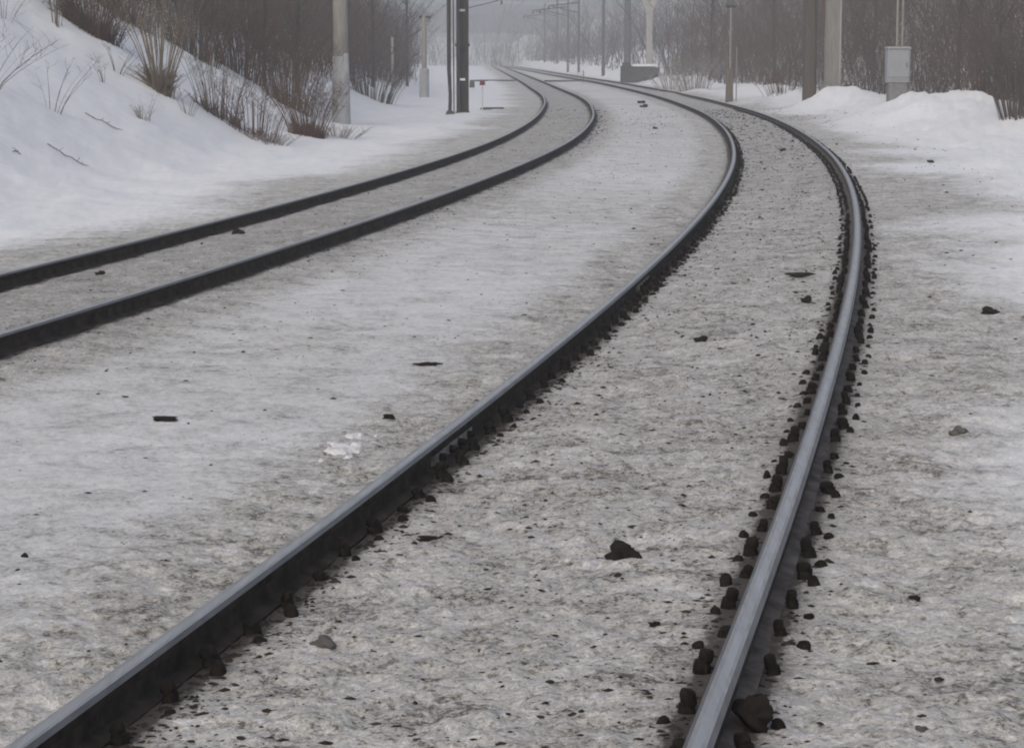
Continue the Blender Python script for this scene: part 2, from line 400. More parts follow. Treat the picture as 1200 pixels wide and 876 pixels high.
def clips(root, base, track, side, sides, count, far, size=1.):
    """fastenings every sleeper: nearest ones one object each, the farther ones one object"""
    ys = np.arange(5., far, .382)
    P = rail_points(track, side, ys); Q = rail_points(track, side, ys + .1); D = Q - P; D /= np.linalg.norm(D, axis=1)[:, None]
    k = {0: 0, 1: 0}; rest = MB()
    for i in range(len(ys)):
        if ys[i] < 5.2: continue
        for sd in sides:
            for t, off, al in ((0, .085, 0.), (1, .142, -.12)):
                p = P[i] + D[i]*(al + random.uniform(-.03, .03)); nx, ny = D[i][1]*sd, -D[i][0]*sd
                o_ = off + random.uniform(-.01, .014)
                x, y = p[0] + nx*o_, p[1] + ny*o_
                z = (gz(x, y) if ys[i] < 60 else p[2] - RT) - random.uniform(0, .012)
                if random.random() < (.0 if ys[i] < 25 else .08): continue
                if t == 1 and random.random() < .06: continue
                me = random.choice(CLAMPS[t]); rz = math.atan2(ny, nx) + random.uniform(-.3, .3) + math.pi*(t == 0)
                sc = size*random.uniform(.72, 1.15)
                if k[t] < count:
                    o = link('rail_clip' if t == 0 else 'screw_spike', me, root, (x - base[0], y - base[1], z - base[2]))
                    o.rotation_euler = (random.uniform(-.08, .08), random.uniform(-.08, .08), rz); o.scale = (sc, sc, sc*random.uniform(.7, 1.3)); k[t] += 1
                else:
                    rest.box((x - base[0], y - base[1], z - base[2] + .022), (.042, .042, .055) if t == 0 else (.04, .04, .045), rz, .5)
    if rest.v:
        o = rest.build('rail_clip', M['clip'], root); o['kind'] = 'stuff'
rA, bA = build_rail('R', -1, 'long polished inner rail of the right track, running up from the bottom left corner')
rB, bB = build_rail('R', 1, 'outer rail of the right track, dark fastenings along both sides', 'railfrost')
rC, bC = build_rail('L', 1, 'dark near rail of the left track, bordering the wide grey strip between tracks')
rD, bD = build_rail('L', -1, 'dark far rail of the left track, beside the white snowy slope')
clips(rA, bA, 'R', -1, (1,), 100, 80, .86)
clips(rB, bB, 'R', 1, (-1, 1), 100, 80, .76)
# joint plate on the inner rail of the right track
def fishplate(root, base, track, side, y, L, sd, label):
    ys = np.linspace(y, y + L, 8); P = rail_points(track, side, ys)
    d = P[-1] - P[0]; d /= np.linalg.norm(d); n = np.array([d[1], -d[0], 0])*sd
    mb = MB(); prof = [(.008, -.05), (.034, -.046), (.034, -.088), (.012, -.098)]
    V = []
    for p in P:
        for a, b in prof:
            q = p + n*a; V.append((q[0] - base[0], q[1] - base[1], q[2] + b - base[2]))
    F = [(i*4 + j, i*4 + (j + 1) % 4, i*4 + 4 + (j + 1) % 4, i*4 + 4 + j) for i in range(7) for j in range(4)] + [(0, 1, 2, 3), (28, 29, 30, 31)]
    mb.add(V, F); pl = mb.build('fishplate', M['plate'], root); pl['label'] = label
    for t in (.12, .38, .62, .88):
        c = P[0] + (P[-1] - P[0])*t + n*.034 - base; b = MB()
        b.tube([c + np.array([0, 0, -.068]), c + n*.028 + np.array([0, 0, -.068])], [.019, .017], 6)
        b.build('bolt', M['clip'], pl)
fishplate(rA, bA, 'R', -1, 9.75, .8, 1, 'pale worn joint plate bolted to the rail web')
fishplate(rA, bA, 'R', -1, 17.3, .8, 1, 'joint plate half hidden by dark clods')

# ------------------------------------------------------------------ lumps
def lump_mesh(name, mat, seed, squash=.6, sub=4, rough=.35):
    import bmesh
    bm = bmesh.new(); bmesh.ops.create_icosphere(bm, subdivisions=sub, radius=1)
    r = random.Random(seed); ph = [r.uniform(0, 9) for _ in range(6)]
    for v in bm.verts:
        c = v.co
        k = 1 + rough*(math.sin(c.x*2.3 + ph[0])*math.cos(c.y*2.7 + ph[1]) + .6*math.sin(c.z*4.1 + ph[2] + c.x*3.3) + .5*math.sin(c.y*6.3 + ph[3])*math.cos(c.x*5.7 + ph[4])) + .22*mnoise.fractal(c*2.2 + Vector((seed, 0, 0)), .9, 2., 5)
        v.co = Vector((c.x*k, c.y*k, c.z*k*squash))
    me = bpy.data.meshes.new(name); bm.to_mesh(me); bm.free(); me.materials.append(mat)
    for p in me.polygons: p.use_smooth = True
    return me
def px2g(u, v):
    """where the sight line through a photo point meets the ground"""
    a = math.atan(374/2800); x = (u - 600)/2800; y = -(v - 438)/2800
    fw = math.cos(a) + y*math.sin(a); up = y*math.cos(a) - math.sin(a)
    t = 4.*1.0015**np.arange(2500)
    k = int(np.argmax(CAMZ + up*t < ground(x*t, fw*t))); t = float(t[k])
    return x*t, fw*t
def gz_c(x, y): return float(ground(np.array([x]), np.array([y]), True)[0])
CL = [ # u, v, width px, kind, label
    (729, 651, 37, 'clod', 'dark rounded clod lying alone midway between the right rails, biggest of the track bed'),
    (193, 492, 27, 'clod', 'flat dark clod on the grey strip between the tracks, left of centre'),
    (1161, 368, 19, 'clod', 'dark lump on pale snow outside the right track, below the right bank'),
    (380, 758, 25, 'clodgrey', 'grey frozen lump beside the inner rail near the bottom edge'),
    (1124, 509, 20, 'clodgrey', 'grey dirty lump on the right shoulder, level with the middle of the photo'),
    (147, 465, 8, 'clod', 'small dark pebble on the grey strip, up and left of the flat dark clod'),
    (29, 653, 9, 'clod', 'small black pebble near the left edge of the grey strip'),
    (455, 490, 13, 'clod', 'small dark stone left of the inner rail near the white snow patch'),
    (505, 633, 32, 'clod', 'thin flat dark scrap close to the inner rail fastenings'),
    (766, 732, 11, 'clod', 'small dark pebble in the track bed, below and right of the biggest clod'),
    (1072, 703, 11, 'clod', 'tiny dark pebble on the right shoulder low in the photo'),
    (1080, 855, 14, 'clodgrey', 'small dark stone at the bottom of the right shoulder'),
    (821, 400, 16, 'clod', 'dark crumbled stone in the middle of the right track bed'),
    (944, 355, 14, 'clod', 'dark slanted chip in the track bed close to the outer rail'),
    (938, 323, 26, 'clod', 'flat spread of dark chips in the far track bed beside the outer rail'),
    (917, 177, 7, 'clod', 'dark pebble in the far bend of the right track'),
    (752, 121, 8, 'clod', 'dark clod between the tracks in the far bend, upper of two'),
    (754, 126, 8, 'clod', 'dark clod between the tracks in the far bend, lower of two'),
    (768, 151, 6, 'clod', 'small dark pebble on the strip between the tracks near the far bend'),
    (1090, 191, 8, 'clod', 'dark pebble on the trodden snow below the right mounds'),
    (500, 428, 26, 'clod', 'thin dark sliver on the grey strip near the inner rail'),
    (280, 273, 13, 'clod', 'dark lump between the two rails of the left track'),
    (117, 322, 10, 'clod', 'dark pebble between the left track rails, near the left edge'),
]
cnt = {}
for i, (u, v, w, kd, lb) in enumerate(CL):
    x, y = px2g(u, v); r = w/2/2800*math.hypot(y, CAMZ)
    nm = 'dirt_clod' if w > 15 else 'pebble'
    o = link(nm, lump_mesh(nm, M[kd], 50 + i, .18 if 'flat' in lb or 'thin' in lb else .62), None, (x, y, gz(x, y) + r*.12))
    o.scale = (r, r*(.8 if 'thin' not in lb else .35), r); o.rotation_euler = (0, 0, random.uniform(-.4, .4))
    tag(o, lb, 'clod' if nm == 'dirt_clod' else 'pebble')
# clod wedged against the outer rail
p = rail_points('R', 1, [5.98])[0]
o = link('dirt_clod', lump_mesh('dirt_clod', M['clod'], 31, .8, 4, .26), None, (p[0] + .082, p[1] - .01, p[2] - .075)); o.scale = (.042, .055, .05)
tag(o, 'black lump wedged against the outer rail at the bottom of the photo', 'clod')
p = rail_points('R', -1, [17.0])[0]
# snow lump by the inner rail
x, y = px2g(217, 849)
o = link('snow_lump', lump_mesh('snow_lump', M['snowlump'], 8, .4), None, (x, y, gz(x, y) + .005)); o.scale = (.03, .02, .025)
tag(o, 'little white snow lump beside the inner rail fastenings at bottom left', 'snow lump')
x, y = px2g(410, 527)
gx, gy = np.meshgrid(np.linspace(-.2, .2, 90), np.linspace(-.55, .55, 90))
hp =   .03*(.22 - (gx/.19)**2 - (gy/.5)**2) + .06*fbm(gx*9, gy*6, 5, 88, .65)
iq = np.arange(8100).reshape(90, 90); q = np.stack([iq[:-1, :-1], iq[:-1, 1:], iq[1:, 1:], iq[1:, :-1]], -1).reshape(-1, 4)
z0 = gz(x, y); VZp = ground(gx.ravel() + x, gy.ravel() + y) - z0 + np.clip(hp.ravel(), -.03, .012) - .003
o = link('snow_patch', mesh_np('snow_patch', np.stack([gx.ravel(), gy.ravel(), VZp], 1), quads=q, smooth=True, mats=[M['snowlump']]), None, (x, y, z0))
tag(o, 'fresh white snow patch on the grey strip beside the inner rail', 'snow patch')

# crumbs and grit nobody could count
def crumbs():
    n = 20000
    Y = 5 + 75*rng.random(n)**1.7
    kindr = rng.random(n)
    xr, xl = xR(Y), xL(Y)
    X = np.where(kindr < .40, xr + (rng.random(n) - .5)*1.4,
        np.where(kindr < .56, xr - G/2 + .07 + np.abs(rng.normal(0, .075, n)),
        np.where(kindr < .66, xr + G/2 + np.sign(rng.random(n) - .5)*(.07 + np.abs(rng.normal(0, .08, n))),
        np.where(kindr < .72, xl + (rng.random(n) - .5)*1.4,
        np.where(kindr < .82, xl + G/2 + .07 + np.abs(rng.normal(0, .16, n)),
        np.where(kindr < .88, xr + G/2 + .2 + 2.2*rng.random(n), xr - G/2 - .1 - 3.2*rng.random(n)))))))
    hug = ((kindr >= .40) & (kindr < .66))*np.exp(-np.minimum(abs(X - xr + G/2), abs(X - xr - G/2))/.12)
    r = .0025 + .012*rng.random(n)**6 + .00034*Y*rng.random(n)**2 + .024*hug*rng.random(n)**1.6
    Z = ground(X, Y)
    ico_v = np.array([(0, 0, 1), (.89, 0, .2), (.28, .85, .25), (-.72, .53, .2), (-.72, -.53, .25), (.28, -.85, .2), (0, 0, -.6)])
    ico_t = np.array([(0, 1, 2), (0, 2, 3), (0, 3, 4), (0, 4, 5), (0, 5, 1), (6, 2, 1), (6, 3, 2), (6, 4, 3), (6, 5, 4), (6, 1, 5)])
    V = ico_v[None]*(1 + .35*(rng.random((n, 7, 3)) - .5))
    st = np.stack([1 + 1.2*rng.random(n), .8 + .5*rng.random(n), .35 + .5*rng.random(n)], 1)
    V = V*st[:, None]*r[:, None, None]
    a = rng.random(n)*6.28; c, s = np.cos(a)[:, None], np.sin(a)[:, None]
    V = np.stack([V[:, :, 0]*c - V[:, :, 1]*s, V[:, :, 0]*s + V[:, :, 1]*c, V[:, :, 2]], -1)
    V += np.stack([X, Y, Z - r*.1], 1)[:, None]
    T = ico_t[None] + (np.arange(n)*7)[:, None, None]
    o = link('dirt_crumbs', mesh_np('dirt_crumbs', V.reshape(-1, 3), tris=T.reshape(-1, 3), mats=[M['clod']]))
    tag(o, 'dark dirt crumbs and grit scattered over the trodden snow along the rails', 'grit', kind='stuff')
crumbs()

# ------------------------------------------------------------------ twigs
def tubes_np(P, r, n=3):
    """P (m,k,3) polylines, r (m,k) radii -> verts, quads"""
    m, k, _ = P.shape
    T = np.gradient(P, axis=1); T /= np.linalg.norm(T, axis=2)[:, :, None] + 1e-9
    ref = np.where(np.abs(T[:, :, 2:3]) < .9, np.array([0, 0, 1.]), np.array([1., 0, 0]))
    U = np.cross(T, ref); U /= np.linalg.norm(U, axis=2)[:, :, None] + 1e-9
    W = np.cross(T, U)
    a = np.arange(n)*2*np.pi/n
    V = P[:, :, None] + r[:, :, None, None]*(U[:, :, None]*np.cos(a)[None, None, :, None] + W[:, :, None]*np.sin(a)[None, None, :, None])
    i = np.arange(m*k*n).reshape(m, k, n); j = np.roll(i, -1, 2)
    q = np.stack([i[:, :-1], j[:, :-1], j[:, 1:], i[:, 1:]], -1).reshape(-1, 4)
    return V.reshape(-1, 3), q
def stems(base, h, lean, rad, wob=.12, k=6):
    """stems from base points (m,3), heights, lean vectors (m,2)"""
    m = len(base); t = np.linspace(0, 1, k)
    P = np.zeros((m, k, 3))
    P[:, :, 0] = base[:, 0:1] + lean[:, 0:1]*h[:, None]*t[None]**1.3
    P[:, :, 1] = base[:, 1:2] + lean[:, 1:2]*h[:, None]*t[None]**1.3
    P[:, :, 2] = base[:, 2:3] + h[:, None]*t[None]*(1 - .12*t[None]) - .03
    wv = rng.normal(0, 1, (m, k, 2))*wob*h[:, None, None]*.18*t[None, :, None]
    P[:, :, :2] += np.cumsum(wv, 1)*.5
    r = rad[:, None]*(1 - .78*t[None])
    return P, r
def branches(P, r, per, ln, up=.6, k=4, t0=.25):
    m, kk, _ = P.shape
    n = m*per; who = np.repeat(np.arange(m), per)
    t = t0 + (1 - t0)*rng.random(n); f = t*(kk - 1); i0 = np.minimum(f.astype(int), kk - 2); fr = (f - i0)[:, None]
    p0 = P[who, i0]*(1 - fr) + P[who, i0 + 1]*fr
    ax = P[who, -1] - P[who, 0]; L = np.linalg.norm(ax, axis=1)
    a = rng.random(n)*2*np.pi; d = np.stack([np.cos(a), np.sin(a), up*(.3 + 1.4*rng.random(n))], 1); d /= np.linalg.norm(d, axis=1)[:, None]
    l = ln*L*(.35 + .9*rng.random(n))*(1.15 - t*.6)
    s = np.linspace(0, 1, k)
    Q = p0[:, None] + d[:, None]*(l[:, None]*s[None])[:, :, None]
    Q[:, :, 2] += (l*.22)[:, None]*s[None]**2
    Q += np.cumsum(rng.normal(0, 1, (n, k, 3))*(l*.05)[:, None, None]*(s > 0)[None, :, None], 1)
    rb = (r[who, i0]*.5)[:, None]*(1 - .7*s[None]); rb = np.maximum(rb, .0022)
    return Q, rb
def join(parts):
    V = []; Qd = []; o = 0
    for v, q in parts: V.append(v); Qd.append(q + o); o += len(v)
    return np.concatenate(V), np.concatenate(Qd)
def shrub(name, label, loc, n, h, spread, mat, rad=.012, per=4, bl=.28, rx=.25, ry=.25, sub=0, group=None, cat='shrub', lean0=(0, 0), hv=.35, foot=0):
    base = np.zeros((n, 3)); a = rng.random(n)*6.283; q = np.sqrt(rng.random(n))
    base[:, 0] = np.cos(a)*q*rx; base[:, 1] = np.sin(a)*q*ry
    base[:, 2] = ground(base[:, 0] + loc[0], base[:, 1] + loc[1]) - loc[2]
    hh = h*(1 - hv*rng.random(n)); lean = np.stack([np.cos(a)*q, np.sin(a)*q], 1)*spread + rng.normal(0, .05, (n, 2)) + np.array(lean0)
    if foot:
        b2 = np.repeat(base, foot, 0); b2[:, :2] += rng.normal(0, .06, (len(b2), 2)); base = np.concatenate([base, b2])
        hh = np.concatenate([hh, h*(.06 + .16*rng.random(len(b2)))]); lean = np.concatenate([lean, rng.normal(0, .5, (len(b2), 2))]); n = len(base)
        base[:, 2] = ground(base[:, 0] + loc[0], base[:, 1] + loc[1]) - loc[2]
    P, r = stems(base, hh, lean, rad*(.5 + .8*rng.random(n)), .09)
    parts = [tubes_np(P, r)]
    if per:
        B, rb = branches(P, r, per, bl, t0=.42); parts.append(tubes_np(B, rb))
        if sub:
            C, rc = branches(B, rb, sub, .5, t0=.3, k=3); parts.append(tubes_np(C, rc*.9))
    V, Q = join(parts)
    o = link(name, mesh_np(name, V, quads=Q, mats=[mat]), None, loc)
    return tag(o, label, cat, group)
def at(u, Y, v=None):
    """ground spot at the depth Y under photo column u"""
    x = (u - 600)/2800*Y*1.0; return (x, Y, gz(x, Y))
SH = 'bare shrubs on the left snowy slope'
shrub('bare_shrub', 'tan fan shaped shrub of straight bare stems, standing alone on the left snow slope', at(190, 45.5), 44, 2.5, .40, M['barktan'], .014, 5, .22, .2, .22, 3, SH, foot=4)
shrub('bare_shrub', 'dark thick bush on the crest of the left slope at the top of the photo', at(112, 48), 110, 2.2, .7, M['barkred'], .011, 8, .3, .5, .5, 3, SH, foot=3)
shrub('bare_shrub', 'few thin upright stems at the very top left of the slope', at(72, 46.5), 9, 1.6, .2, M['bark'], .012, 3, .25, .12, .2, 1, SH)
shrub('bare_shrub', 'row of upright dark stems right of the tan fan shaped shrub', at(258, 47), 56, 1.6, .34, M['bark'], .008, 3, .2, .42, .3, 2, SH, foot=3)
shrub('bare_shrub', 'lowest brown shrub of thin stems rising from the foot of the left slope', at(300, 46.8), 66, 1.3, .42, M['barkred'], .007, 4, .22, .5, .35, 2, SH, foot=2)
shrub('bare_shrub', 'reddish brown twiggy shrub next to the big concrete post', at(362, 52), 110, 1.5, .6, M['barkred'], .008, 5, .25, .4, .5, 3, SH, foot=2)
shrub('bare_shrub', 'brown bush between the tan fan shrub and the stem row, higher on the slope', at(228, 58), 110, 2.4, .5, M['bark'], .011, 6, .28, .7, .6, 3, SH)
shrub('bare_shrub', 'rusty brown bush above the stem row on the slope', at(285, 61), 110, 2.4, .5, M['barkred'], .011, 6, .28, .7, .6, 3, SH)
shrub('dry_weed', 'small snowy dry weed tuft below the tan fan shaped shrub', at(168, 41), 26, .32, .8, M['frost'], .006, 3, .3, .08, .08, 0, 'dry weeds poking through the left snow', 'weed')
shrub('dry_weed', 'single dark forked stalk beside the snowy weed tuft', at(176, 41.2), 3, .6, .3, M['bark'], .009, 2, .3, .03, .03, 0, 'dry weeds poking through the left snow', 'weed')
shrub('dry_weed', 'thin lone stalks bowing over open snow left of the tan shrub', at(66, 37.5), 7, 1.15, .55, M['barkgrey'], .006, 2, .35, .12, .1, 1, 'dry weeds poking through the left snow', 'weed', (.25, 0))
shrub('dry_weed', 'grey twigs spreading in at the left edge of the photo', at(-8, 36), 9, 1.3, .9, M['barkgrey'], .006, 4, .4, .1, .1, 1, 'dry weeds poking through the left snow', 'weed', (.3, 0))
shrub('dry_weed', 'pale thin branches at the top left corner over the snow crest', at(10, 44), 10, 1.2, .9, M['barkgrey'], .006, 4, .4, .2, .2, 1, 'dry weeds poking through the left snow', 'weed')
for (u, v, L, rz, lb) in ((122, 146, 42, .15, 'dark knobbly twig lying on snow below the tan shrub'), (80, 186, 50, -.1, 'thin dark twig lying on the smooth snow near the left edge'), (20, 182, 9, .5, 'short dark stick end poking out of snow near the left edge')):
    x, y = px2g(u, v); l = L/2800*y; c, s = math.cos(rz), math.sin(rz); pts = []
    for t in np.linspace(-.5, .5, 8): pts.append((x + l*t*c, y + l*t*s*2, gz(x + l*t*c, y + l*t*s*2) + .012 + random.uniform(0, .03)))
    b0 = Vector(pts[0]); mb = MB(); mb.tube([Vector(q) - b0 for q in pts], [.007]*7 + [.003], 5)
    for q in pts[1:-1]:
        if random.random() < .7: mb.tube([Vector(q) - b0, Vector(q) - b0 + Vector((random.uniform(-.08, .08), random.uniform(-.08, .08), random.uniform(.02, .07)))], [.005, .003], 4)
    tag(mb.build('twig', M['bark'], None, b0), lb, 'twig')
# snow-dusted debris heap at the foot of the big post
x, y = px2g(395, 160)
o = shrub('brush_pile', 'heap of snow dusted dead branches at the foot of the big concrete post', (x, y, gz(x, y)), 60, .35, 1.6, M['frost'], .01, 3, .4, .5, .4, 0, None, 'brush pile')
o = shrub('brush_pile', 'low frosted brush at the bottom of the left slope beside the lowest shrub', at(318, 46.3), 60, .25, 1.5, M['frost'], .008, 3, .4, .35, .25, 0, None, 'brush pile')
shrub('bare_shrub', 'brown shrub between the rusty bush and the concrete post, up the slope', at(338, 60), 110, 2.2, .5, M['bark'], .010, 6, .28, .6, .5, 3, SH)
shrub('bare_shrub', 'dark shrub at the top edge, between the crest bush and tan fan shrub', at(150, 56.5), 110, 2.2, .6, M['bark'], .011, 6, .28, .6, .5, 3, SH)
shrub('bare_shrub', 'brown brush just right of the big concrete post, leaning over the snow', at(435, 84), 120, 1.8, .7, M['barkgrey'], .012, 5, .28, .9, .7, 2, SH)
shrub('dry_weed', 'dark short weed above the lying knobbly twig', at(125, 43), 6, .55, .7, M['bark'], .006, 3, .35, .06, .06, 1, 'dry weeds poking through the left snow', 'weed')
shrub('dry_weed', 'thin pale stalks drooping right of the tan fan shrub', at(222, 45), 8, .9, .9, M['barktan'], .006, 3, .35, .1, .1, 1, 'dry weeds poking through the left snow', 'weed')
shrub('dry_weed', 'low tuft of stalks left of the tan fan shrub base', at(140, 45), 7, .8, .9, M['barkgrey'], .006, 3, .35, .1, .1, 1, 'dry weeds poking through the left snow', 'weed')
# right-hand shrubs
SR = 'bare shrubs along the right bank'
shrub('bare_shrub', 'frosted grey round shrub on the far right bank beside the pale forked column', at(812, 118), 90, 2.0, .75, M['frost'], .014, 6, .3, .8, .8, 2, SR)
shrub('bare_shrub', 'smaller frosted shrub leaning toward the pale forked column', at(785, 128), 60, 1.3, .8, M['frost'], .014, 6, .3, .7, .7, 2, SR)
shrub('bare_shrub', 'brown shrub of slanting dark stems at the right edge above the snow mound', at(1190, 52), 120, 2.9, .6, M['barkgrey'], .013, 5, .25, .45, .4, 2, SR)
shrub('bare_shrub', 'dull brown shrub just behind the right snow mounds', at(1152, 61), 130, 2.4, .6, M['bark'], .012, 5, .25, .6, .5, 2, SR)
shrub('bare_shrub', 'low brown shrub beside the grey cabinet, behind the mound', at(1085, 70), 100, 1.6, .7, M['barkgrey'], .012, 5, .25, .7, .6, 2, SR)
shrub('bare_shrub', 'low dark shrub in the snow between the concrete post and the cabinet', at(1005, 84), 50, .9, .8, M['bark'], .012, 5, .25, .7, .5, 2, SR)
shrub('bare_shrub', 'reddish low shrub left of the dark square post', at(915, 92), 50, 1.2, .7, M['barkred'], .012, 5, .25, .7, .6, 2, SR)

def thicket(name, label, n, Yr, edge, side, depth, hr, mats, rad, per, sub, power=1.5, lim=None, low=.35):
    Y = Yr[0] + (Yr[1] - Yr[0])*rng.random(n)**power
    X = np.interp(Y, edge[0], edge[1]) + side*depth*rng.random(n)**1.4 + rng.normal(0, .25, n)
    if lim is not None:
        k = lim(X, Y); X, Y = X[k], Y[k]; n = len(X)
    base = np.stack([X, Y, ground(X, Y, False)], 1)
    h = hr[0] + (hr[1] - hr[0])*rng.random(n)**1.2
    h = np.where(rng.random(n) < low, .35 + 1.1*rng.random(n), h)
    P, r = stems(base, h, rng.normal(0, .27, (n, 2)), rad*(.35 + .9*rng.random(n)**2)*(1 + Y/300), .3)
    r = np.maximum(r, .004 + .00003*Y[:, None])
    B, rb = branches(P, r, per, .30, up=.55, t0=.05); parts = [tubes_np(P, r), tubes_np(B, rb)]
    nv = [parts[0][1].shape[0], parts[1][1].shape[0]]
    if sub:
        C, rc = branches(B, rb, sub, .6, up=.45, t0=.15, k=3); parts.append(tubes_np(C, np.maximum(rc*.9, .0032)))
    V, Q = join(parts)
    fm = rng.integers(0, len(mats), len(V))[Q[:, 0]]
    # one bark tone per stem
    st = rng.integers(0, len(mats), n)
    f0 = np.repeat(st, 5*3); f1 = np.repeat(np.repeat(st, per), 3*3); fms = [f0, f1]
    if sub: fms.append(np.repeat(np.repeat(np.repeat(st, per), sub), 2*3))
    o = link(name, mesh_np(name, V, quads=Q, mats=mats, fm=np.concatenate(fms)))
    return tag(o, label, 'thicket', kind='stuff')
LE = (np.array([46, 54, 57, 60, 64, 70, 80, 107, 140, 200, 300, 420.]), np.array([-9.4, -9.1, -8.3, -7.2, -6.3, -6.1, -6.0, -5.6, -6.0, -8.2, -12, -17.]))
RE = (np.array([50, 60, 70, 90, 120, 160, 200, 260, 330, 420.]), np.array([12.2, 12.3, 12.4, 12.2, 11.9, 11, 9.6, 7.6, 5.4, 3.]))
tm = [M['bark'], M['barkgrey'], M['barkred'], M['trunk']]
thicket('thicket', 'dense brown leafless thicket covering the slope left of the tracks', 4000, (49, 150), LE, -1, 9, (1.8, 5.2), tm, .013, 6, 4, 1.3, lambda X, Y: X/Y > -.20)
thicket('thicket', 'dense grey brown leafless thicket on the slope right of the tracks', 6500, (52, 170), RE, 1, 16, (1.8, 6), tm, .013, 6, 4, 1.2, lambda X, Y: X/Y < .24)
thicket('far_wood', 'hazy leafless wood lining the far right side of the tracks', 1500, (150, 430), RE, 1, 26, (3, 9), [M['barkgrey'], M['trunk']], .026, 7, 4, 1.)
thicket('far_wood', 'faintest wood closing the view in fog where the rails vanish', 1000, (400, 470), (np.array([400, 470.]), np.array([-75, -80.])), 1, 130, (3, 12), [M['barkgrey'], M['trunk']], .03, 6, 3, 1.)
thicket('far_wood', 'hazy leafless wood lining the far left side of the tracks', 800, (140, 430), LE, -1, 22, (3, 9), [M['barkgrey'], M['trunk']], .026, 7, 4, 1.)

# bare trees one can tell apart
def bare_tree(label, loc, h, r, group):
    root = thing('bare_tree', label, 'tree', loc, group)
    P, rr = stems(np.zeros((1, 3)), np.array([h]), rng.normal(0, .03, (1, 2)), np.array([r]), .05, 9)
    V, Q = tubes_np(P, rr, 8); link('trunk', mesh_np('trunk', V, quads=Q, smooth=True, mats=[M['trunk']]), root)
    B, rb = branches(P, rr, 26, .22, .9, 5, .12); C, rc = branches(B, rb, 6, .5, .8, 4, .2); D, rd = branches(C, rc, 3, .6, .8, 3, .2)
    V, Q = join([tubes_np(B, rb), tubes_np(C, np.maximum(rc, .003)), tubes_np(D, np.maximum(rd, .003))]); link('crown', mesh_np('crown', V, quads=Q, mats=[M['barkgrey']]), root)
for (u, Y, h, r, lb) in (
    (350, 66, 7, .07, 'bare tree with straight slim trunk in the thicket left of the big concrete post'),
    (312, 62, 6.5, .055, 'slim bare tree on the left slope above the rusty brown bush'),
    (438, 92, 7, .07, 'bare tree just right of the big concrete post in the left thicket'),
    (478, 120, 8, .08, 'bare tree between the thin pale post and the grey post on the left'),
    (1118, 66, 7, .07, 'bare tree in the right thicket right of the grey cabinet'),
    (1165, 62, 7.5, .07, 'bare tree near the right edge behind the dull brown shrub'),
    (1020, 92, 8, .08, 'bare tree between the right concrete post and the cabinet pipes'),
    (905, 115, 8, .09, 'bare tree behind the dark square post on the right bank'),
    (830, 140, 9, .1, 'bare tree behind the frosted round shrub on the right')):
    bare_tree(lb, at(u, Y), h, r, 'bare trees in the thickets')

# ------------------------------------------------------------------ posts and masts
def z_at(v, Y): return CAMZ + (64 - v)/2800*Y
# big concrete post with pale coat, left
l = at(401, 61); r = thing('concrete_post', 'thick concrete post with pale coated foot at the base of the left slope', 'post', l)
b = MB(); b.tube([(0, 0, -.3), (0, 0, z_at(92, 61) - l[2]), (-.01, 0, z_at(66, 61) - l[2])], [.245, .225, .2], 14)
b.box((.1, -.08, z_at(74, 61) - l[2]), (.22, .2, .5), 0, .9, .04); b.build('footing', M['sleeve'], r, None)
b = MB(); b.tube([(0, 0, .3), (0, 0, 3), (0, 0, 8)], [.2, .19, .15], 14); b.build('shaft', M['concrete'], r, None, True)
# twin channel mast, left
def lattice(name, label, u, Y, w, mat, h=8.5, band=None):
    l = at(u, Y); r = thing(name, label, 'mast', l)
    for s in (-1, 1):
        b = MB(); x = s*w*.34
        b.box((x, 0, h/2 - .3), (w*.27, .22, h), 0, .93, .01); b.box((x - s*w*.1, 0, h/2 - .3), (w*.07, .26, h - .01), 0, .93)
        b.build('channel', mat, r)
    b = MB()
    for k in range(8): b.box((0, .02, .5 + k*1.05), (w*.5, .03, .98), 0)
    b.build('batten', mat, r)
    if band: b = MB(); b.box((0, 0, band - l[2]), (w*1.12, .3, .09), 0, 1, .01); b.build('band', mat, r)
    b = MB(); b.box((0, 0, -.02), (w*1.25, .5, .12), 0, .85, .04); b.build('footing', M['stone'], r)
    return r
lattice('steel_mast', 'dark twin channel steel mast standing in snow left of the far bend', 542.5, 74, .40, M['mast'], 8.5, z_at(53, 74))
l = at(527.5, 73); r = thing('pipe_post', 'thin dark pipe post close beside the twin channel mast', 'post', l)
b = MB(); b.tube([(0, 0, -.2), (.015, 0, .6), (-.02, 0, 1.4), (-.02, 0, 8)], [.06, .05, .062, .06], 8); b.build('pipe', M['mast'], r)
b = MB(); b.box((0, 0, .03), (.26, .26, .16), .3, .6, .05); b.build('foot', M['wood'], r)
b = MB(); b.tube([(.13, .05, -.1), (.12, .05, 2), (.09, .05, 8)], [.02]*3, 6); b.build('cable', M['mast'], r)
